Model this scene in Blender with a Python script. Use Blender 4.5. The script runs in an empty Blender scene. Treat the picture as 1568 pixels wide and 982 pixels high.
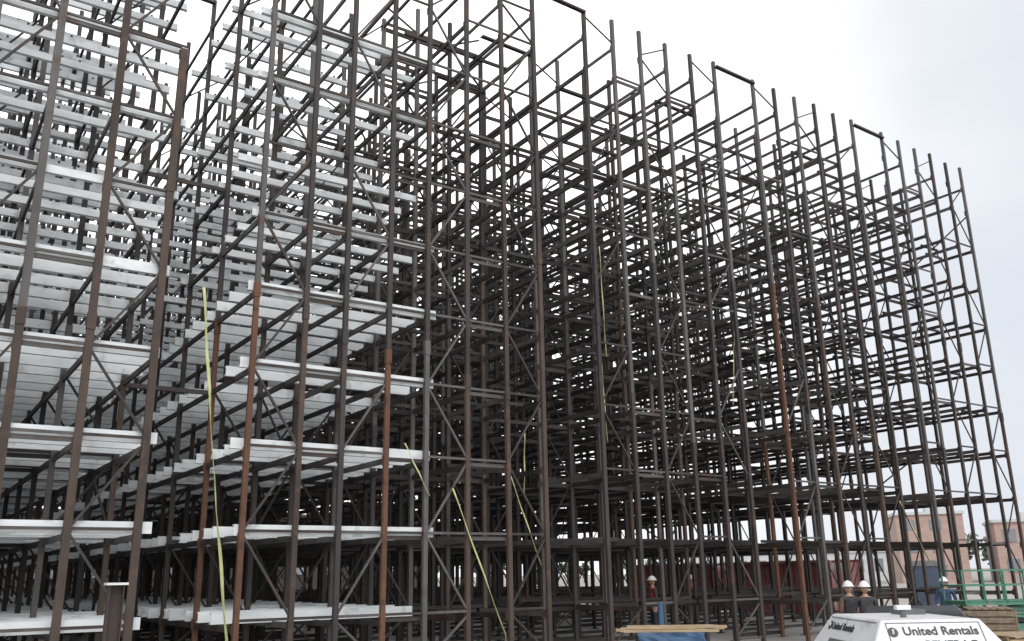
import bpy, bmesh, math, random
from mathutils import Vector, Matrix
random.seed(7)
R = random.random
U = random.uniform
sc = bpy.context.scene
D = 16.5
EYE = 2.1

# ------------------------------------------------------------------ materials
def new_mat(name):
    m = bpy.data.materials.new(name); m.use_nodes = True
    nt = m.node_tree
    return m, nt, nt.nodes['Principled BSDF']

def noisy(name, c1, c2, scale=(3, 3, 3), rough=0.7, metal=0.0, lo=0.35, hi=0.65, c3=None, scale3=20, bump=0.0):
    m, nt, b = new_mat(name)
    N = nt.nodes; L = nt.links
    tc = N.new('ShaderNodeTexCoord'); mp = N.new('ShaderNodeMapping')
    mp.inputs['Scale'].default_value = scale
    L.new(tc.outputs['Object'], mp.inputs['Vector'])
    no = N.new('ShaderNodeTexNoise'); no.inputs['Scale'].default_value = 1.0
    no.inputs['Detail'].default_value = 6; no.inputs['Roughness'].default_value = .65
    L.new(mp.outputs[0], no.inputs['Vector'])
    cr = N.new('ShaderNodeValToRGB')
    cr.color_ramp.elements[0].position = lo; cr.color_ramp.elements[0].color = (*c1, 1)
    cr.color_ramp.elements[1].position = hi; cr.color_ramp.elements[1].color = (*c2, 1)
    L.new(no.outputs['Fac'], cr.inputs[0])
    out = cr.outputs[0]
    if c3:
        n2 = N.new('ShaderNodeTexNoise'); n2.inputs['Scale'].default_value = scale3
        n2.inputs['Detail'].default_value = 4
        L.new(tc.outputs['Object'], n2.inputs['Vector'])
        r2 = N.new('ShaderNodeValToRGB')
        r2.color_ramp.elements[0].position = .56; r2.color_ramp.elements[0].color = (0, 0, 0, 1)
        r2.color_ramp.elements[1].position = .68; r2.color_ramp.elements[1].color = (1, 1, 1, 1)
        L.new(n2.outputs['Fac'], r2.inputs[0])
        mx = N.new('ShaderNodeMixRGB'); L.new(r2.outputs[0], mx.inputs[0])
        L.new(out, mx.inputs[1]); mx.inputs[2].default_value = (*c3, 1)
        out = mx.outputs[0]
    L.new(out, b.inputs['Base Color'])
    b.inputs['Roughness'].default_value = rough
    b.inputs['Metallic'].default_value = metal
    if bump:
        bp = N.new('ShaderNodeBump'); bp.inputs['Strength'].default_value = bump
        L.new(no.outputs['Fac'], bp.inputs['Height']); L.new(bp.outputs[0], b.inputs['Normal'])
    return m

M_dark = noisy('dark_steel', (.024, .020, .019), (.052, .043, .039), (1.1, 1.1, .5), .6, .1, c3=(.07, .04, .028), scale3=2.2)
M_grey = noisy('weathered_grey_steel', (.062, .057, .055), (.11, .102, .098), (1.3, 1.3, .6), .55, .1, c3=(.075, .052, .042), scale3=2.5)
M_brown = noisy('brown_rust_steel', (.042, .031, .026), (.082, .058, .045), (1.5, 1.5, .7), .8, 0, c3=(.10, .057, .036), scale3=3)
M_orange = noisy('orange_rust_steel', (.080, .040, .026), (.14, .064, .036), (1.5, 1.5, .6), .85, 0, c3=(.060, .038, .028), scale3=4)
M_silver = noisy('galvanised_beam', (.56, .60, .615), (.74, .77, .785), (.9, .9, 3), .38, .0, c3=(.46, .49, .50), scale3=3)
M_inner_shade = noisy('shaded_inner_steel', (.012, .010, .010), (.026, .022, .020), (1, 1, .5), .65, .1)  # darker steel copy, paints the rack interior's shade into the rear members
RACKM = [M_dark, M_grey, M_brown, M_orange, M_silver, M_inner_shade]
DK, GR, BR, OR, SI, BK = range(6)

# ------------------------------------------------------------------ builders
class MB:
    def __init__(s): s.v = []; s.f = []; s.m = []
    def add(s, vs, fs, mi):
        o = len(s.v); s.v.extend(vs)
        for f in fs: s.f.append(tuple(i + o for i in f)); s.m.append(mi)
    def box(s, c, d, mi=0, rz=0.0):
        x, y, z = d[0]/2, d[1]/2, d[2]/2
        cs, sn = math.cos(rz), math.sin(rz)
        vs = []
        for sx, sy, sz in ((-1,-1,-1),(1,-1,-1),(1,1,-1),(-1,1,-1),(-1,-1,1),(1,-1,1),(1,1,1),(-1,1,1)):
            a, b = sx*x, sy*y
            vs.append((c[0]+a*cs-b*sn, c[1]+a*sn+b*cs, c[2]+sz*z))
        s.add(vs, [(0,3,2,1),(4,5,6,7),(0,1,5,4),(1,2,6,5),(2,3,7,6),(3,0,4,7)], mi)
    def prof(s, p, q, prof, up, mi):
        p = Vector(p); q = Vector(q); t = (q-p).normalized()
        up = Vector(up); a = t.cross(up).normalized(); b = a.cross(t)
        n = len(prof); vs = []
        for e in (p, q):
            for (u, w) in prof: vs.append(tuple(e + a*u + b*w))
        fs = [(i, (i+1) % n, n+(i+1) % n, n+i) for i in range(n)]
        fs.append(tuple(range(n-1, -1, -1))); fs.append(tuple(range(n, 2*n)))
        s.add(vs, fs, mi)
    def bar(s, p, q, w, h, mi, up=(0, 0, 1)):
        s.prof(p, q, [(-w/2,-h/2),(w/2,-h/2),(w/2,h/2),(-w/2,h/2)], up, mi)
    def cyl(s, p, q, r, mi, n=10, up=(0.01, 0.02, 1)):
        up2 = up if abs((Vector(q)-Vector(p)).normalized().dot(Vector(up).normalized())) < .95 else (1, 0, 0)
        s.prof(p, q, [(r*math.cos(2*math.pi*i/n), r*math.sin(2*math.pi*i/n)) for i in range(n)], up2, mi)
    def obj(s, name, mats, parent=None, smooth=False, fix=False):
        me = bpy.data.meshes.new(name); me.from_pydata(s.v, [], s.f)
        for m in mats: me.materials.append(m)
        me.polygons.foreach_set('material_index', s.m)
        if smooth: me.polygons.foreach_set('use_smooth', [True]*len(s.f))
        if fix:
            bm = bmesh.new(); bm.from_mesh(me); bmesh.ops.recalc_face_normals(bm, faces=bm.faces); bm.to_mesh(me); bm.free()
        me.update()
        o = bpy.data.objects.new(name, me); sc.collection.objects.link(o)
        if parent: o.parent = parent
        return o

def empty(name, loc=(0, 0, 0), rz=0):
    e = bpy.data.objects.new(name, None); e.empty_display_size = .3
    e.location = loc; e.rotation_euler = (0, 0, rz); sc.collection.objects.link(e); return e

def cprof(w, d, t=.012):
    return [(-w/2,-d/2),(w/2,-d/2),(w/2,d/2),(w/2-t,d/2),(w/2-t,-d/2+t),(-w/2+t,-d/2+t),(-w/2+t,d/2),(-w/2,d/2)]

# ------------------------------------------------------------------ rack structure
rack = empty('steel_warehouse_rack_structure')
G0 = [-.52, -.458, -.396, -.334, -.272, -.21]
G1 = [-.103, -.041, .021, .083, .149, .216]
G2 = [.3234, .386, .437, .498, .554, .616, .678, .7395]
def six(a): return [a + i*.0623 for i in range(6)]
G3 = six(.8465); G4 = six(1.2650); G5 = six(1.6825)
groups = [G0, G1, G2, G3, G4, G5]
BAY = .155; NB = 15
SL = .16
TOP = .914*D + EYE
LV = [(-.051 + .0945*k)*D + EYE for k in range(10)] + [.860*D+EYE]
NL = len(LV)
rowy = [D*(1+BAY*i) for i in range(NB+1)]

up_ = MB(); lb = MB(); fb = MB(); sb = MB(); tb = MB()
pw, pd = .10, .085
special = {(.216, 0): BR, (.149, 0): BR, (.3234, 0): OR, (.386, 0): BR, (.498, 0): OR, (.678, 0): BR, (round(G4[0], 4), 0): OR, (.083, 0): BR}
for gi, g in enumerate(groups):
    for pi, x in enumerate(g):
        X = x*D
        decked = x < .56
        for r, Y in enumerate(rowy):
            top = TOP + U(-.06, .12)
            key = (round(x, 4), r)
            dx = U(-.03, .03); dy = U(-.02, .02)
            if key == (.216, 0): top = .617*D + EYE
            elif r > 0 and R() < .12: top -= U(.5, 1.6)
            split = {(.498, 0): .27*D+EYE, (.3234, 0): .33*D+EYE, (round(G4[0], 4), 0): .49*D+EYE, (.678, 0): .24*D+EYE}.get(key, U(5, 10))
            m1 = special.get(key)
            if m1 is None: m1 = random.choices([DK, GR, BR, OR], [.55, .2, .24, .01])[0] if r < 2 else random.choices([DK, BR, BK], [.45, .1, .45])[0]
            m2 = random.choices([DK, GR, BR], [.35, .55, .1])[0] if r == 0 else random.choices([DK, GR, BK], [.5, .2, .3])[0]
            if key in ((.216, 0), (.149, 0)): m2 = BR
            wx = .13 if key in ((.216, 0), (.149, 0), (.083, 0)) else pw
            pr = cprof(wx, pd)
            upv = (0, 1, 0)
            up_.prof((X+dx, Y+dy, SL), (X+dx*.5, Y+dy*.5, split), pr, upv, m1)
            up_.prof((X+dx*.5, Y+dy*.5, split+.002), (X, Y, top), pr, upv, m2)
            up_.box((X+dx, Y+dy, SL+.008), (.24, .2, .016), m1)
            if r < 3:
                up_.box((X+dx*.5, Y+dy*.5-.003, split), (wx+.02, pd+.02, .3), m1)
                for k in range(NL):
                    up_.box((X+dx*.5*(1-k/12), Y+.055, LV[k]), (wx+.012, .03, .2), m1 if LV[k] < split else m2)
        for r in range(NB):
            for k, z in enumerate(LV):
                skip = .04
                if gi == 5: skip = .1 if k in (2, 3, 4, 6, 8) else .4
                if gi == 4 and k in (5, 7, 9): skip = .15
                if k == 0 and gi >= 3: skip = .5
                if decked and k >= 5: skip = .4
                if R() < skip: continue
                jz = U(-.02, .02)
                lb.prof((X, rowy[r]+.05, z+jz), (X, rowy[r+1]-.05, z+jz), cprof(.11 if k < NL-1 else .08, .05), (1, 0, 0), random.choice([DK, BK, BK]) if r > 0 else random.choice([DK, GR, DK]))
            if pi in (0, len(g)-1) and R() < .18:
                k = random.randrange(1, NL-2)
                a = (X+.06, rowy[r]+.05, LV[k]+.1); b = (X+.06, rowy[r+1]-.05, LV[k+1]-.1)
                if R() < .5: a = (a[0], a[1], b[2]); b = (b[0], b[1], LV[k]+.1)
                fb.bar(a, b, .04, .04, DK)
    for r, Y in enumerate(rowy):
        for pi in range(len(g)-1):
            xa, xb = g[pi]*D+.05, g[pi+1]*D-.05
            right = gi >= 3
            decked = g[pi+1] < .56
            braced = (pi % 2 == 0) or (R() < .3 and not right)
            if right and r > 0 and R() < .35: braced = False
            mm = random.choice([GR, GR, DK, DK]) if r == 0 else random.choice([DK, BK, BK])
            for k in range(-1, NL):
                z0 = .45 if k < 0 else LV[k] + .14
                z1 = (LV[k+1] if k+1 < NL else TOP-.1)+.05
                if k+1 >= NL: z1 = TOP-.2
                if decked and r > 0 and k >= 3:
                    if R() < .16 and braced:
                        fb.bar((xa, Y+.003, z0+.05), (xb, Y+.003, z1-.02), .034, .034, mm)
                    continue
                if R() > (.5 if (right and r == 0) else .08) and not (k >= NL-1 and right):
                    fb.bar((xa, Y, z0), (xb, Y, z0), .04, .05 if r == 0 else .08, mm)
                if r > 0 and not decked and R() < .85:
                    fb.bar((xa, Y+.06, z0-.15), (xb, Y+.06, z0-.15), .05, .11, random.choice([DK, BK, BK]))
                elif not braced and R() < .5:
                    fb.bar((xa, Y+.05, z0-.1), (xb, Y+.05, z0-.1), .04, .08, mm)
                pm_ = .25 if (gi == 5 and k not in (2, 3, 4, 6, 8)) else (.62 if k < 6 else .32)
                if not decked and 0 <= k < NL-1 and r < NB and R() < pm_:
                    ym = Y + D*BAY*(.5 if R() < .7 else .33)
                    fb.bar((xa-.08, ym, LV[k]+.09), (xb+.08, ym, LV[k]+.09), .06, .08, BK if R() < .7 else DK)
                pd_ = .12 if not right else .3
                if braced and R() > pd_ and z1-z0 > .5:
                    t_ = .042 if not right else .034
                    if (k + pi//2) % 2: fb.bar((xa, Y+.003, z0+.05), (xb, Y+.003, z1-.02), t_, t_, mm)
                    else: fb.bar((xb, Y+.003, z0+.05), (xa, Y+.003, z1-.02), t_, t_, mm)
for a, b in zip(groups[:-1], groups[1:]):
    for r, Y in enumerate(rowy):
        lb.prof((a[-1]*D, Y-.06, TOP-.09), (b[0]*D, Y-.06, TOP-.13), cprof(.12, .06), (0, 0, 1), DK)
        if r % 3 == 1:
            for k in (3, 6): lb.bar((a[-1]*D+.06, Y, LV[k]), (b[0]*D-.06, Y, LV[k]), .06, .09, DK)

# galvanised deck beams along X
def deck(x0, x1, Y, z, H, mi=SI):
    pr = [(-H/2,-.045),(H/2,-.045),(H/2,.045),(H/2-.03,.045),(H/2-.03,.033),(H/2-.012,.033),(H/2-.012,-.033),(-H/2+.012,-.033),(-H/2+.012,.033),(-H/2+.03,.033),(-H/2+.03,.045),(-H/2,.045)]
    sb.prof((x0, Y, z), (x1, Y, z), pr, (0, 1, 0), mi)
NPB = 3
for (x0, x1, left) in ((-.53, -.2, True), (-.115, .225, True), (.312, .562, False)):
    for r in range(NPB*NB):
        Y = D*(1+BAY/NPB*r) + .13
        for k, z in enumerate(LV):
            if k >= NL-1 and left is False: continue
            if left is False and k >= 8 and R() < .5: continue
            if R() < (.04 if k < 4 else .22): continue
            H = .2 if k < 5 else .15
            zz = z + .06 + H/2 + U(-.012, .012)
            e0, e1 = U(-.10, .08), U(-.06, .12)
            deck(x0*D+e0, x1*D+e1, Y+U(-.03, .03), zz, H)
            if (left and k >= 4 or k >= 5) and r < 20 and R() < .6:
                n = int((x1-x0)*D/.36); o_ = U(0, .3)
                for i in range(n):
                    if R() < .35: continue
                    xx = x0*D + (i+.5)*.36 + U(-.03, .03)+o_
                    if xx > x1*D: continue
                    tb.box((xx, Y+.09, zz+.12), (.045, .035, .14), DK)
            if R() < .4:
                tb.box((x1*D+e1+.006, Y, zz), (.008, .1, H+.03), GR)
up_.obj('uprights', RACKM, rack); lb.obj('load_beams', RACKM, rack); fb.obj('frame_bracing', RACKM, rack)
sb.obj('deck_beams', RACKM, rack); tb.obj('beam_lugs', RACKM, rack)

# ------------------------------------------------------------------ straps
M_strap = noisy('lime_strap', (.38, .41, .15), (.56, .58, .32), (4, 4, 4), .6)
def strap(pts, w=.05):
    s = MB()
    n = 10
    P = []
    for (a, b) in zip(pts[:-1], pts[1:]):
        for i in range(n): P.append(Vector(a).lerp(Vector(b), i/n))
    P.append(Vector(pts[-1]))
    vs = []
    for i, p in enumerate(P):
        ang = .5*math.sin(i*.9)+i*.12
        o = Vector((math.cos(ang), math.sin(ang), 0))*w/2
        j = Vector((math.sin(i*1.3)*.008, 0, 0))
        vs += [tuple(p+o+j), tuple(p-o+j)]
    s.add(vs, [(2*i, 2*i+1, 2*i+3, 2*i+2) for i in range(len(P)-1)], 0)
    ob = s.obj('ratchet_strap', [M_strap])
    md = ob.modifiers.new('t', 'SOLIDIFY'); md.thickness = .006
F = D - .1
strap([(.2605*D, F, 7.4), (.285*D, F, 4.2), (.313*D, F, 1.1), (.315*D, F, .2)], .06)
strap([(.5897*D, F, 3.87), (.667*D, F, .92), (.672*D, F+.02, .2)], .045)
strap([(.52*D, F, 4.75), (.556*D, F, 3.7)], .04)
strap([(.69*D, F+.3, 4.3), (.735*D, F+.2, 2.3)], .04)
strap([(.858*D, F+.1, 10.2), (.862*D, F+.1, 7.3)], .03)
strap([(1.56*D, F, 4.1), (1.63*D, F, 2.3)])
strap([(.755*D, F+1.2, 5.4), (.752*D, F+1.2, 3.9)], .04)
strap([(1.16*D, F+.2, 8.8), (1.14*D, F+.2, 6.5)], .03)
strap([(.95*D, F+2, 7.8), (.955*D, F+2, 5.5)], .04)

# ------------------------------------------------------------------ ground and slab
def ground_mat(name, c1, c2, c3, sc_=.35):
    m, nt, b = new_mat(name); N = nt.nodes; L = nt.links
    tc = N.new('ShaderNodeTexCoord')
    n1 = N.new('ShaderNodeTexNoise'); n1.inputs['Scale'].default_value = sc_; n1.inputs['Detail'].default_value = 10
    n2 = N.new('ShaderNodeTexNoise'); n2.inputs['Scale'].default_value = 9; n2.inputs['Detail'].default_value = 8
    L.new(tc.outputs['Object'], n1.inputs['Vector']); L.new(tc.outputs['Object'], n2.inputs['Vector'])
    cr = N.new('ShaderNodeValToRGB'); cr.color_ramp.elements[0].position = .38; cr.color_ramp.elements[1].position = .62
    cr.color_ramp.elements[0].color = (*c1, 1); cr.color_ramp.elements[1].color = (*c2, 1)
    L.new(n1.outputs['Fac'], cr.inputs[0])
    mx = N.new('ShaderNodeMixRGB'); L.new(n2.outputs['Fac'], mx.inputs[0]); L.new(cr.outputs[0], mx.inputs[1]); mx.inputs[2].default_value = (*c3, 1)
    L.new(mx.outputs[0], b.inputs['Base Color']); b.inputs['Roughness'].default_value = .9
    bp = N.new('ShaderNodeBump'); bp.inputs['Strength'].default_value = .5; L.new(n2.outputs['Fac'], bp.inputs['Height']); L.new(bp.outputs[0], b.inputs['Normal'])
    return m
M_ground = ground_mat('gravel_soil', (.27, .245, .22), (.42, .39, .36), (.30, .28, .255))
M_slab = ground_mat('slab_concrete', (.24, .23, .22), (.36, .35, .335), (.26, .25, .24), .8)
g = MB(); g.add([(-1500,-1500,0),(1500,-1500,0),(1500,1500,0),(-1500,1500,0)], [(0,1,2,3)], 0); g.obj('ground', [M_ground])
s = MB(); s.box((.735*D, (D*.93+rowy[-1]+2)/2, SL/2), (2.62*D, rowy[-1]+2-D*.93, SL), 0); s.obj('concrete_slab', [M_slab])

# ------------------------------------------------------------------ generator
M_white = noisy('white_enamel', (.62, .63, .64), (.74, .75, .75), (1.5, 1.5, 3), .35, 0, c3=(.54, .53, .50), scale3=5)
M_gr2 = noisy('grey_vent', (.10, .10, .10), (.14, .14, .14), (5, 5, 5), .6)
M_txt = noisy('dark_lettering', (.03, .03, .035), (.05, .05, .05), (5, 5, 5), .5)
M_rub = noisy('rubber', (.02, .02, .02), (.035, .035, .035), (8, 8, 8), .85)
M_blk = noisy('black_paint', (.012, .013, .015), (.02, .02, .022), (2, 2, 2), .35)
gen = empty('mobile_generator', (10.0, 6.56, 0), math.radians(-35.7))
b = MB()
tx, ty, zt, zm, zb, fl = .535, .825, 1.56, 1.08, .55, .30
def ring(x, y, z): return [(-x,-y,z),(x,-y,z),(x,y,z),(-x,y,z)]
V = ring(tx+fl, ty+fl, zb)+ring(tx+fl, ty+fl, zm)+ring(tx, ty, zt)
Fc = []
for l in (0, 4):
    for i in range(4): Fc.append((l+i, l+(i+1) % 4, l+4+(i+1) % 4, l+4+i))
Fc += [(3,2,1,0), (8,9,10,11)]
b.add(V, Fc, 0)
ho = b.obj('housing', [M_white], gen)
bv = ho.modifiers.new('b', 'BEVEL'); bv.width = .025; bv.segments = 3
b = MB()
def slope_pt(face, u, t, off=.004):
    x0 = tx+fl*(1-t); y0 = ty+fl*(1-t); z = zm+(zt-zm)*t
    n = Vector((0, -.848, .53)) if face == 'S' else Vector((-.848, 0, .53))
    p = Vector((u, -y0, z)) if face == 'S' else Vector((-x0, u, z))
    return p + n*off
for t in (.12, .93):
    b.bar(slope_pt('S', -.5, t), slope_pt('S', .5, t), .008, .006, 1)
    b.bar(slope_pt('W', -.75, t), slope_pt('W', .75, t), .008, .006, 1)
for u in (-.5, .5): b.bar(slope_pt('S', u, .12), slope_pt('S', u, .93), .008, .006, 1)
for i in range(12):
    u = -.1+i*.05
    b.bar(slope_pt('W', u, .2, .006), slope_pt('W', u, .45, .006), .022, .01, 1)
for i in range(8): b.box((-tx-fl-.006, -.7+i*.2, .85), (.012, .14, .35), 1)
for i in range(3): b.box((-.5+i*.5, -ty-fl-.006, .85), (.36, .012, .4), 1)
b.box((0, 0, .45), (1.5, 2.1, .12), 2)
b.bar((0, -1.1, .42), (0, -2.1, .42), .1, .1, 2); b.cyl((0, -2.05, .05), (0, -2.05, .6), .035, 2)
for sx in (-1, 1):
    b.cyl((sx*.86, .1, .34), (sx*1.06, .1, .34), .34, 3, 24); b.cyl((sx*1.062, .1, .34), (sx*1.07, .1, .34), .18, 0, 16)
    b.box((sx*.97, .1, .74), (.26, .85, .03), 2)
b.cyl((-.1, -.35, zt), (-.1, -.35, zt+.08), .035, 1, 12); b.box((-.1, -.35, zt+.11), (.16, .09, .05), 0)
b.box((.25, .4, zt+.03), (.3, .3, .06), 1)
b.obj('fittings', [M_white, M_gr2, M_blk, M_rub], gen)
def text(body, size, mat, parent, mw, name, bold=.012):
    cu = bpy.data.curves.new(name, 'FONT'); cu.body = body; cu.size = size; cu.extrude = .002; cu.offset = bold*size
    cu.align_x = 'CENTER'
    t = bpy.data.objects.new('tmp', cu); sc.collection.objects.link(t)
    dg = bpy.context.evaluated_depsgraph_get(); me = bpy.data.meshes.new_from_object(t.evaluated_get(dg))
    bpy.data.objects.remove(t)
    me.materials.clear(); me.materials.append(mat)
    o = bpy.data.objects.new(name, me); sc.collection.objects.link(o); o.parent = parent; o.matrix_local = mw
def facemat(face, u, t):
    p = slope_pt(face, u, t, .006)
    if face == 'S': ax = Vector((1, 0, 0)); n = Vector((0, -.848, .53))
    else: ax = Vector((0, -1, 0)); n = Vector((-.848, 0, .53))
    ay = n.cross(ax)
    m = Matrix((ax, ay, n)).transposed().to_4x4(); m.translation = p
    return m
text('United Rentals', .135, M_txt, gen, facemat('S', .06, .68), 'lettering', .02)
text('GENERAC', .13, M_txt, gen, facemat('S', .12, .40), 'lettering', .02)
text('United Rentals', .13, M_txt, gen, facemat('W', .2, .66), 'lettering', .02)
for fa, u in (('S', -.45), ('W', .66)):
    cb = MB(); p = slope_pt(fa, u, .74, 0); n = Vector((0, -.848, .53)) if fa == 'S' else Vector((-.848, 0, .53))
    cb.cyl(p, p+n*.008, .055, 0, 20); cb.bar(p+n*.009+Vector((0, 0, -.03)), p+n*.011+Vector((0, 0, .03)), .02, .02, 1)
    cb.obj('badge', [M_txt, M_white], gen)

# ------------------------------------------------------------------ black hatchback (rear towards camera)
def at(beta, r): return (r*math.sin(math.radians(beta)), r*math.cos(math.radians(beta)))
M_glass = noisy('tinted_glass', (.01, .012, .015), (.02, .022, .025), (1, 1, 1), .08)
M_tail = noisy('tail_lamp_red', (.25, .01, .01), (.35, .02, .02), (3, 3, 3), .3)
suv = empty('black_hatchback_car', (*at(57.4, 17), 0), math.radians(-57.4)); suv.scale = (.9, .9, .9)
b = MB()
prof = [(-2.05,.45),(-2.08,.75),(-2.0,1.05),(-1.92,1.12),(-1.6,1.58),(-1.45,1.63),(-.2,1.67),(.35,1.60),(1.05,1.12),(1.95,1.0),(2.12,.8),(2.12,.42)]
def wid(z): return .95 if z < 1.1 else .95-.2*(z-1.1)/.6
n = len(prof)
vs = [(-wid(z), y, z) for y, z in prof]+[(wid(z), y, z) for y, z in prof]
b.add(vs, [(i, (i+1) % n, n+(i+1) % n, n+i) for i in range(n)]+[tuple(range(n-1, -1, -1)), tuple(range(n, 2*n))], 0)
bo = b.obj('body', [M_blk], suv, fix=True); mv = bo.modifiers.new('b', 'BEVEL'); mv.width = .04; mv.segments = 3
b = MB()
b.add([(-.72,-1.91,1.16),(.72,-1.91,1.16),(.66,-1.64,1.55),(-.66,-1.64,1.55)], [(0,1,2,3)], 0)
for sx in (-1, 1):
    b.add([(sx*.955,-1.7,1.15),(sx*.955,-.9,1.15),(sx*.885,-.9,1.53),(sx*.89,-1.45,1.53)], [(0,1,2,3)], 0)
    b.add([(sx*.955,-.8,1.15),(sx*.955,.85,1.15),(sx*.885,.2,1.53),(sx*.885,-.8,1.53)], [(0,1,2,3)], 0)
    b.box((sx*.8, -2.05, .95), (.16, .06, .26), 1)
    b.box((sx*1.05, .75, 1.15), (.18, .1, .13), 2)
    for y in (-1.3, 1.35): b.cyl((sx*.74, y, .36), (sx*.97, y, .36), .36, 3, 24)
b.box((0, -2.1, .55), (1.8, .12, .2), 2); b.box((0, -2.09, .9), (.5, .02, .14), 4)
b.obj('details', [M_glass, M_tail, M_blk, M_rub, M_white], suv)

# ------------------------------------------------------------------ scissor lift
M_green = noisy('green_lift_paint', (.05, .17, .12), (.08, .23, .16), (3, 3, 3), .5, c3=(.16, .17, .15), scale3=5)
sl = empty('scissor_lift', (26.3, 14.2, 0), math.radians(-30))
b = MB()
b.box((0, 0, .42), (2.4, 1.1, .3), 0); b.box((0, 0, .66), (2.2, .8, .1), 1)
for sx in (-.85, .85):
    for sy in (-.5, .5): b.cyl((sx, sy-.1, .3), (sx, sy+.1, .3), .3, 2, 18)
for i in range(3):
    z = .78+i*.09
    for sy in (-.35, .35):
        b.bar((-1, sy, z-.04), (1, sy, z+.05), .05, .07, 0); b.bar((1, sy-.06, z-.04), (-1, sy-.06, z+.05), .05, .07, 0)
b.box((0, 0, 1.12), (2.4, 1.1, .1), 0)
for z in (1.17, 1.6, 2.0):
    for sy in (-.53, .53): b.bar((-1.2, sy, z), (1.2, sy, z), .04, .04, 0)
    for sx in (-1.2, 1.2): b.bar((sx, -.53, z), (sx, .53, z), .04, .04, 0)
for sx in (-1.2, -.6, 0, .6, 1.2):
    for sy in (-.53, .53): b.bar((sx, sy, 1.1), (sx, sy, 2.0), .04, .04, 0, (1, 0, 0))
b.box((.95, -.4, 1.8), (.25, .2, .3), 1)
b.obj('lift', [M_green, M_blk, M_rub], sl)

# ------------------------------------------------------------------ lumber, crates, tarp bundle
M_wood = noisy('pine_lumber', (.32, .23, .14), (.44, .34, .22), (2, 9, 9), .8)
M_wood2 = noisy('old_lumber', (.16, .12, .09), (.27, .21, .15), (2, 9, 9), .85)
M_blue = noisy('blue_tarp', (.03, .07, .15), (.05, .12, .22), (3, 3, 3), .5, bump=.5)
lp = empty('lumber_stack', (*at(34.6+9.2, 16.4), 0), math.radians(-42))
b = MB()
for i in range(3):
    b.box((-.6+i*.6, 0, .07), (.1, 1.1, .14), 1)
for lay in range(7):
    for j in range(8):
        b.box((U(-.06, .06), -.5+j*.14, .165+lay*.05+.0), (1.6+U(-.15, .15), .125, .043), 1)
b.box((0, 0, .52), (1.5, 1.1, .02), 1)
b.obj('base_boards', [M_wood, M_wood2], lp)
b = MB()
for j in range(5): b.box((U(-.1, .1)-.05, -.36+j*.17, 1.155), (1.5+U(-.2, .3), .12, .04), 0, U(-.05, .05))
for j in range(3): b.box((U(-.3, .3), -.26+j*.2, 1.20), (1.3+U(-.2, .3), .13, .04), 0, U(-.15, .15))
b.obj('planks', [M_wood, M_wood2], lp)
bm = bmesh.new(); bmesh.ops.create_cube(bm, size=1)
bmesh.ops.subdivide_edges(bm, edges=bm.edges, cuts=8, use_grid_fill=True)
for v in bm.verts:
    v.co = Vector((v.co.x*1.1, v.co.y*.95, v.co.z*.6+.83))
    v.co += Vector((U(-1, 1), U(-1, 1), U(-.5, .5)))*.02
me = bpy.data.meshes.new('tarp'); bm.to_mesh(me); bm.free(); me.materials.append(M_blue)
o = bpy.data.objects.new('tarp_bundle', me); sc.collection.objects.link(o); o.parent = lp
def crate(loc, rz, L=1.2, W=1.0, Hh=.7, m=M_wood2, z=0):
    e = empty('wooden_crate', (loc[0], loc[1], z), rz); b = MB()
    nz = int(Hh/.12)
    for i in range(nz):
        zz = .16+i*.12
        for sy in (-1, 1): b.box((0, sy*W/2, zz), (L, .02, .1), 0)
        for sx in (-1, 1): b.box((sx*(L/2-.012), 0, zz), (.02, W-.03, .1), 0)
    for sx in (-.45, 0, .45):
        b.box((sx*L, 0, .05), (.09, W, .1), 0)
        for sy in (-1, 1): b.box((sx*L, sy*(W/2+.022), .1+nz*.06), (.09, .022, nz*.12+.04), 0)
    for j in range(int(W/.13)): b.box((0, -W/2+.07+j*.13, .12+nz*.12), (L, .11, .02), 0)
    b.obj('slats', [m], e)
c0 = at(34.6+26.2, 20)
crate(c0, .5); crate(at(34.6+27.6, 21), .2, 1.6, 1.0, .8); crate(at(34.6+26.4, 20.1), .6, 1.1, .9, .4, M_wood2, .86)
crate(at(34.6+27.8, 18.5), 1.0, 1.3, 1.0, .9, M_wood)
b = MB()
for i in range(16):
    bx, by = at(U(44, 55), U(19, 23)); an = U(-.9, .2); ln = U(.8, 2.0)
    b.box((bx, by, .04+U(0, .04)), (ln, .1, .06), random.choice([0, 1, 1]), an)
b.obj('scattered_lumber', [M_wood, M_wood2])

e = empty('blue_drum', (*at(34.6+8.7, 18.2), 0)); b = MB()
b.cyl((0, 0, .16), (0, 0, 1.05), .29, 0, 24)
for z in (.45, .75, 1.03): b.cyl((0, 0, z-.015), (0, 0, z+.015), .305, 0, 24)
b.cyl((0, 0, 1.05), (0, 0, 1.55), .05, 0, 12); b.box((0, 0, .08), (.8, .8, .15), 1); b.obj('drum', [M_blue, M_wood2], e)

e = empty('steel_column_stub', (*at(34.6-23.3, 13), 0)); b = MB()
for sx in (-1, 1): b.box((sx*.085, 0, 1.03), (.012, .17, 2.06), 0)
b.box((0, 0, 1.03), (.158, .012, 2.06), 0); b.box((0, 0, .01), (.35, .35, .02), 0)
b.box((0, 0, 2.075), (.26, .2, .03), 1); b.box((0, -.11, 1.2), (.12, .04, .18), 0)
b.obj('column', [M_brown, M_white], e)

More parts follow.
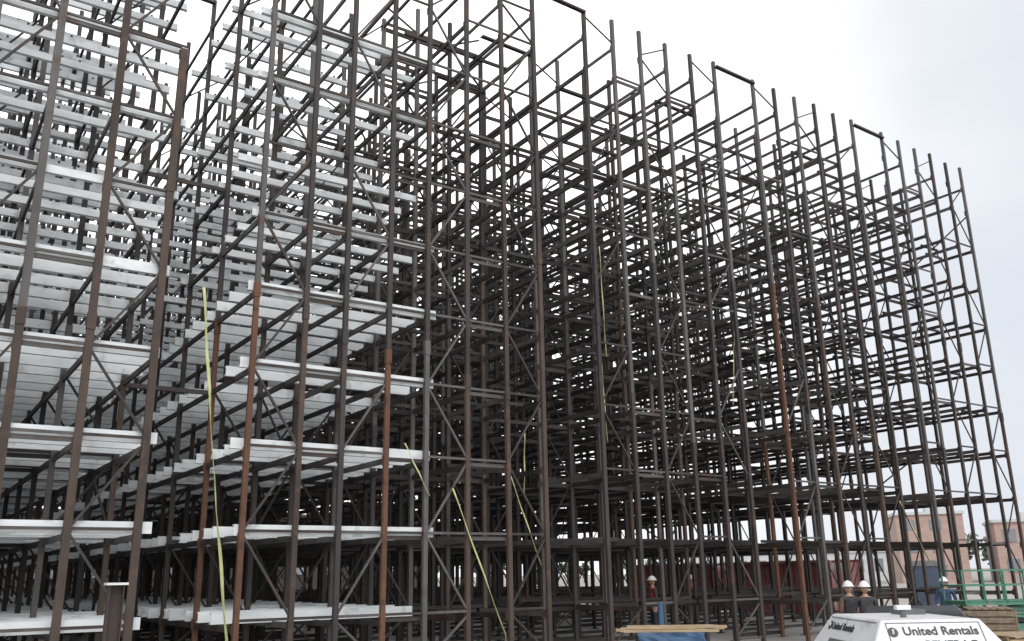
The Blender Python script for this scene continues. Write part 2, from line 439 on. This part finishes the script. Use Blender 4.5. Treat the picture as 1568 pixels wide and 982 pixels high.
# ------------------------------------------------------------------ containers, toilets, far things
M_red = noisy('faded_red_paint', (.20, .06, .06), (.28, .10, .10), (.6, 1, 1), .5, c3=(.30, .25, .23), scale3=1.2)
M_bluec = noisy('blue_plastic', (.05, .075, .12), (.07, .10, .16), (1, 1, 3), .45)
def container(loc, rz, mat, L=12.0):
    e = empty('shipping_container', (loc[0], loc[1], 0), rz); b = MB()
    W, Hh = 2.44, 2.4
    b.box((0, 0, Hh/2+.1), (L-.2, W-.2, Hh-.2), 0)
    n = int(L/.28)
    for i in range(n):
        for sy in (-1, 1): b.box((-L/2+.25+i*.28, sy*(W/2-.075), Hh/2+.1), (.14, .05, Hh-.3), 0)
    for sx in (-1, 1):
        for sy in (-1, 1): b.box((sx*(L/2-.06), sy*(W/2-.06), Hh/2+.1), (.14, .14, Hh), 0)
    for z in (.16, Hh+.06):
        for sy in (-1, 1): b.box((0, sy*(W/2-.06), z), (L-.27, .12, .12), 0)
    for y in (-.9, -.3, .3, .9): b.cyl((-L/2-.0, y, .2), (-L/2-.0, y, Hh), .02, 1, 8)
    b.obj('shell', [mat, M_gr2], e)
container((36.3, 36.3), math.radians(90), M_red, 6)
container((36.6, 29.5), math.radians(92), M_red, 6)
def toilet(loc, rz):
    e = empty('portable_toilet', (loc[0], loc[1], 0), rz); b = MB()
    b.box((0, 0, 1.12), (1.08, 1.08, 2.1), 0); b.box((0, 0, .05), (1.2, 1.2, .1), 1)
    b.add([(-.6,-.6,2.18),(.6,-.6,2.18),(.6,.6,2.18),(-.6,.6,2.18),(-.45,-.35,2.38),(.45,-.35,2.38),(.45,.35,2.38),(-.45,.35,2.38)],
          [(0,3,2,1),(4,5,6,7),(0,1,5,4),(1,2,6,5),(2,3,7,6),(3,0,4,7)], 2)
    b.box((0, -.55, 1.1), (.72, .03, 1.9), 2); b.box((.26, -.575, 1.15), (.08, .03, .14), 1)
    for i in range(4): b.box((0, -.57, 1.7+i*.06), (.4, .02, .02), 1)
    b.cyl((.4, .4, 2.2), (.4, .4, 2.6), .05, 1, 10); b.obj('cabin', [M_bluec, M_gr2, M_gr2], e)
toilet((35.2, 21.8), .9)
M_brick = noisy('brick_wall', (.36, .25, .21), (.44, .32, .28), (.6, .6, 2), .85)
M_pale = noisy('pale_cladding', (.46, .47, .48), (.55, .56, .57), (.3, .3, 1), .7)
M_pane = noisy('window_pane', (.16, .17, .19), (.22, .23, .25), (.3, .3, 1), .2)
M_backing = noisy('dark_brown_backing', (.025, .020, .019), (.04, .033, .03), (.3, .3, 1), .7)
def building(loc, rz, L, W, Hh, mat, floors, trim=None):
    e = empty('distant_building', (loc[0], loc[1], 0), rz); b = MB()
    b.box((0, 0, Hh/2), (L, W, Hh), 0); b.box((0, 0, Hh+.2), (L+.5, W+.5, .4), 1)
    n = int(L/3.5)
    for f in range(floors):
        for i in range(n):
            for sy in (-1, 1): b.box((-L/2+1.75+i*3.5, sy*(W/2+.02), (f+.55)*Hh/floors), (1.6, .1, Hh/floors*.45), 2)
    b.box((L*.2, 0, Hh+.9), (3, 3, 1.1), 1)
    b.obj('walls_and_windows', [mat, trim or M_pale, M_pane], e)
building(at(58.6, 150), math.radians(-50), 9, 10, 9.5, M_brick, 3)
building(at(63.4, 150), math.radians(-55), 8, 10, 8, M_brick, 2)
building(at(52, 190), math.radians(-40), 45, 20, 5, M_pale, 1)
building(at(67, 160), math.radians(-62), 30, 12, 6, M_pale, 2)
building((8, 92), 0, 75, 20, 7.5, M_backing, 1, M_backing)  # dark backing block, added to close bright sky gaps low behind the racks

M_leaf = noisy('tree_foliage', (.06, .075, .05), (.11, .125, .085), (.4, .4, .4), .9)
M_bark = noisy('bark', (.05, .04, .03), (.08, .06, .05), (2, 2, 2), .9)
b = MB()
bt = 5
while bt < 88:
    r = U(170, 230); x, y = at(bt, r); h = U(4.5, 8); w = h*U(.35, .5)
    b.prof((x, y, 0), (x, y, h*.6), [(-.2,-.2),(.2,-.2),(.2,.2),(-.2,.2)], (0, 1, 0), 1)
    for c in range(7):
        cx, cy, cz = x+U(-.7, .7)*w, y+U(-.7, .7)*w, h*U(.4, .9); cr = w*U(.3, .5)
        for i in range(38):
            d = Vector((U(-1, 1), U(-1, 1), U(-1, 1))); d.normalize(); d *= cr*U(.4, 1.1)
            p = Vector((cx, cy, cz))+d; sz = U(.25, .55)
            a = Vector((U(-1, 1), U(-1, 1), U(-1, 1))).normalized()*sz; q = a.orthogonal().normalized()*sz
            b.add([tuple(p-a), tuple(p+q), tuple(p+a), tuple(p-q)], [(0, 1, 2, 3)], 0)
    bt += U(.7, 2.0)
b.obj('distant_trees', [M_leaf, M_bark])

# ------------------------------------------------------------------ workers
M_skin = noisy('skin', (.42, .26, .19), (.48, .30, .22), (9, 9, 9), .6)
M_pants = noisy('dark_trousers', (.03, .035, .05), (.05, .055, .07), (9, 9, 9), .9)
M_boot = noisy('boot_leather', (.06, .035, .02), (.09, .05, .03), (9, 9, 9), .7)
M_hat = noisy('white_hard_hat', (.75, .75, .74), (.82, .82, .81), (5, 5, 5), .3)
def worker(loc, rz, jacket, vest, lean=0.0, armbend=.6, z=0.0):
    e = empty('construction_worker', (loc[0], loc[1], z), rz)
    vs, ed, rd = [], [], []
    def nv(p, r, par=None):
        vs.append(p); rd.append(r)
        if par is not None: ed.append((par, len(vs)-1))
        return len(vs)-1
    pel = nv((0, 0, .95), (.155, .115))
    w = nv((0, 0, 1.10), (.15, .11), pel); ch = nv((0, .0, 1.30), (.185, .125), w); cl = nv((0, 0, 1.43), (.15, .09), ch)
    nk = nv((0, .0, 1.50), (.062, .062), cl); hd = nv((0, .01, 1.57), (.07, .075), nk)
    for s_ in (-1, 1):
        hp = nv((s_*.10, 0, .88), (.10, .11), pel); kn = nv((s_*.12, .03*s_+.02, .49), (.068, .072), hp)
        cf = nv((s_*.125, .0, .34), (.062, .068), kn); an = nv((s_*.13, -.03, .09), (.045, .05), cf); nv((s_*.14, .14, .045), (.042, .035), an)
        sh = nv((s_*.20, 0, 1.42), (.065, .065), cl); el = nv((s_*.27, -.05, 1.15), (.05, .05), sh)
        a = armbend if s_ > 0 else .15
        wr = nv((s_*(.27-.08*a), .24*a-.02, 1.15-.25*(1-a)-.02*a), (.033, .033), el)
        d = (Vector(vs[wr])-Vector(vs[el])).normalized()
        pm = nv(tuple(Vector(vs[wr])+d*.07), (.036, .018), wr)
        side = Vector((0, 1, 0)) if abs(d.y) < .6 else Vector((1, 0, 0))
        for i, (o_, l_) in enumerate(((-.028, .075), (-.01, .085), (.01, .08), (.028, .062))):
            p1 = Vector(vs[pm])+side*o_+d*.035; k1 = nv(tuple(p1), (.010, .010), pm)
            k2 = nv(tuple(p1+d*l_*.5+Vector((-s_*.006, 0, 0))), (.009, .009), k1)
            nv(tuple(p1+d*l_*.85+Vector((-s_*.022, 0, -.004))), (.0075, .0075), k2)
        t1 = nv(tuple(Vector(vs[wr])+d*.045+side*.045), (.011, .011), wr); nv(tuple(Vector(vs[t1])+d*.04+side*.015), (.009, .009), t1)
    me = bpy.data.meshes.new('sk'); me.from_pydata(vs, ed, []); o = bpy.data.objects.new('tmp', me); sc.collection.objects.link(o)
    md = o.modifiers.new('s', 'SKIN')
    for i, v in enumerate(me.skin_vertices[0].data): v.radius = rd[i]; v.use_root = (i == 0)
    sd = o.modifiers.new('d', 'SUBSURF'); sd.levels = 2
    dg = bpy.context.evaluated_depsgraph_get(); bm_ = bpy.data.meshes.new_from_object(o.evaluated_get(dg)); bpy.data.objects.remove(o)
    bm_.materials.clear()
    for m in (jacket, vest, M_pants, M_boot, M_skin): bm_.materials.append(m)
    wrs = [Vector(vs[i]) for i in range(len(vs)) if rd[i][0] == .033]
    for p in bm_.polygons:
        c = p.center; p.use_smooth = True
        if c.z < .13: p.material_index = 3
        elif c.z > 1.49: p.material_index = 4
        elif min((c-q).length for q in wrs) < .035 or (abs(c.x) > .1 and any((c-q).length < .2 and (c-q).dot(q-Vector((q.x*1.05, -.05, 1.15))) > 0 for q in wrs)): p.material_index = 4
        elif c.z < .96 and abs(c.x) < .23: p.material_index = 2
        elif abs(c.x) < .19: p.material_index = 1
        else: p.material_index = 0
    bo = bpy.data.objects.new('body', bm_); sc.collection.objects.link(bo); bo.parent = e
    bm = bmesh.new(); bmesh.ops.create_uvsphere(bm, u_segments=20, v_segments=16, radius=1)
    for v in bm.verts:
        c = v.co; x_, y_, z_ = c
        k = 1-.22*max(0, -z_)
        nose = .028*math.exp(-((x_/.18)**2+((z_+.1)/.22)**2)) if y_ > 0 else 0
        brow = -.010*math.exp(-(((abs(x_)-.38)/.18)**2+((z_-.1)/.12)**2)) if y_ > 0 else 0
        v.co = Vector((x_*.077*k, y_*.098*k+nose+brow+.015, z_*.118+1.66))
    for f in bm.faces: f.smooth = True
    for sx in (-1, 1):
        r_ = bmesh.ops.create_uvsphere(bm, u_segments=8, v_segments=6, radius=1)
        for v in r_['verts']: v.co = Vector((v.co.x*.012+sx*.078, v.co.y*.02+.01, v.co.z*.03+1.65))
        r_ = bmesh.ops.create_uvsphere(bm, u_segments=8, v_segments=6, radius=.011)
        for v in r_['verts']: v.co += Vector((sx*.03, .1, 1.672))
        for f in {f for v in r_['verts'] for f in v.link_faces}: f.material_index = 1
    r_ = bmesh.ops.create_cube(bm, size=1)
    for v in r_['verts']: v.co = Vector((v.co.x*.045, v.co.y*.01+.1, v.co.z*.008+1.598))
    for f in {f for v in r_['verts'] for f in v.link_faces}: f.material_index = 2
    me = bpy.data.meshes.new('head'); bm.to_mesh(me); bm.free()
    for m in (M_skin, M_txt, M_tail): me.materials.append(m)
    ho = bpy.data.objects.new('head', me); sc.collection.objects.link(ho); ho.parent = e
    bm = bmesh.new(); bmesh.ops.create_uvsphere(bm, u_segments=20, v_segments=14, radius=1)
    bmesh.ops.delete(bm, geom=[v for v in bm.verts if v.co.z < -.05], context='VERTS')
    for v in bm.verts:
        z_ = v.co.z; br = 1.0 if z_ > .12 else 1.22
        v.co = Vector((v.co.x*.115*br, v.co.y*.135*(br+(.12 if v.co.y > 0 and br > 1 else 0))+.01, z_*.135+1.705+(.006 if abs(v.co.x) < .1 else 0)))
    for f in bm.faces: f.smooth = True
    me = bpy.data.meshes.new('hard_hat'); bm.to_mesh(me); bm.free(); me.materials.append(M_hat)
    h_ = bpy.data.objects.new('hard_hat', me); sc.collection.objects.link(h_); h_.parent = e
    h_.modifiers.new('t', 'SOLIDIFY').thickness = .005
    return e
M_jk = noisy('dark_jacket', (.03, .03, .035), (.06, .06, .065), (9, 9, 9), .9)
M_rv = noisy('red_vest', (.36, .05, .04), (.45, .07, .06), (9, 9, 9), .8)
M_bl = noisy('blue_shirt', (.04, .07, .14), (.06, .10, .18), (9, 9, 9), .8)
M_br = noisy('brown_jacket', (.10, .06, .04), (.15, .09, .06), (9, 9, 9), .9)
worker(at(54.15, 23.4), math.radians(-25), M_br, M_jk)
worker(at(55.0, 22.8), math.radians(140), M_jk, M_jk, armbend=.9)
worker(at(42.9, 30), math.radians(60), M_jk, M_rv, z=SL)
worker(at(45.2, 33), math.radians(200), M_rv, M_rv, z=SL)
worker(at(59.2, 30.5), math.radians(120), M_bl, M_bl)

# ------------------------------------------------------------------ world and sun
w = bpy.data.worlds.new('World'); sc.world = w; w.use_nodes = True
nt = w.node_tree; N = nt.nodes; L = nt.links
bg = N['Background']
sky = N.new('ShaderNodeTexSky'); sky.sky_type = 'NISHITA'; sky.sun_disc = False
SA, SE = math.radians(200), math.radians(52)
sky.sun_elevation = SE; sky.sun_rotation = SA; sky.dust_density = 4
sm = N.new('ShaderNodeMixRGB'); sm.blend_type = 'MULTIPLY'; sm.inputs[0].default_value = 1; sm.inputs[2].default_value = (.09, .09, .09, 1)
L.new(sky.outputs[0], sm.inputs[1])
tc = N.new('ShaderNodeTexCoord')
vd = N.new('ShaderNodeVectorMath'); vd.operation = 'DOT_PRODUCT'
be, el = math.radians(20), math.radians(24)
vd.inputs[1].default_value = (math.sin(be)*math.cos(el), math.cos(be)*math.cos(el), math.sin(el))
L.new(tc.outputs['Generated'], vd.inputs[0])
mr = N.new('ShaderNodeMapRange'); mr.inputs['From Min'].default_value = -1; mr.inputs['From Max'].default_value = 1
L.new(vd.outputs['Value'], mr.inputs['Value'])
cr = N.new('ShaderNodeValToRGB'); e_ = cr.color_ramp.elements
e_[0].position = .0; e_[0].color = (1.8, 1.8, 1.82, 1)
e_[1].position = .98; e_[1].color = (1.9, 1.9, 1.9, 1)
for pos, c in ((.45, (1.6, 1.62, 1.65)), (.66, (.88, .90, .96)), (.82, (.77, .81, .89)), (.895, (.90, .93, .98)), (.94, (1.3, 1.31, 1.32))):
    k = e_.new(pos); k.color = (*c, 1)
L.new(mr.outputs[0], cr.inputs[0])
mp = N.new('ShaderNodeMapping'); mp.inputs['Scale'].default_value = (1.2, 1.2, 3.0); L.new(tc.outputs['Generated'], mp.inputs[0])
no = N.new('ShaderNodeTexNoise'); no.inputs['Scale'].default_value = 2.2; no.inputs['Detail'].default_value = 5; no.inputs['Roughness'].default_value = .5
L.new(mp.outputs[0], no.inputs['Vector'])
r2 = N.new('ShaderNodeValToRGB'); r2.color_ramp.elements[0].position = .3; r2.color_ramp.elements[0].color = (.92, .93, .95, 1)
r2.color_ramp.elements[1].position = .7; r2.color_ramp.elements[1].color = (1.06, 1.055, 1.05, 1)
L.new(no.outputs['Fac'], r2.inputs[0])
m1 = N.new('ShaderNodeMixRGB'); m1.blend_type = 'MULTIPLY'; m1.inputs[0].default_value = 1
L.new(cr.outputs[0], m1.inputs[1]); L.new(r2.outputs[0], m1.inputs[2])
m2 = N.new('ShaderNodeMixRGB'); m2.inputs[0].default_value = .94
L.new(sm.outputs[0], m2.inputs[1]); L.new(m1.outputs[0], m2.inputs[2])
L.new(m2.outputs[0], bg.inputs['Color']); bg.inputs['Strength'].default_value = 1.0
sd = bpy.data.lights.new('sun', 'SUN'); sd.energy = 1.2; sd.angle = math.radians(20); sd.color = (1, .97, .93)
so = bpy.data.objects.new('sun', sd); sc.collection.objects.link(so)
dirv = Vector((math.sin(SA)*math.cos(SE), math.cos(SA)*math.cos(SE), math.sin(SE)))
so.rotation_euler = dirv.to_track_quat('Z', 'Y').to_euler(); so.location = (0, 0, 40)

# ------------------------------------------------------------------ camera
cd = bpy.data.cameras.new('camera'); cd.sensor_width = 36; cd.lens = 31.4; cd.clip_end = 4000
co = bpy.data.objects.new('camera', cd); sc.collection.objects.link(co); sc.camera = co
az = math.radians(55.4); p = math.radians(15.9); ro = math.radians(1.0)
Fh = Vector((math.cos(az), math.sin(az), 0)); R0 = Vector((math.sin(az), -math.cos(az), 0))
fw = Fh*math.cos(p)+Vector((0, 0, 1))*math.sin(p); U0 = R0.cross(fw)
cx = R0*math.cos(ro)-U0*math.sin(ro); cy = U0*math.cos(ro)+R0*math.sin(ro)
m = Matrix((cx, cy, -fw)).transposed().to_4x4(); m.translation = (0, 0, EYE)
co.matrix_world = m
sc.view_settings.view_transform = 'Standard'; sc.view_settings.look = 'None'; sc.view_settings.exposure = 0
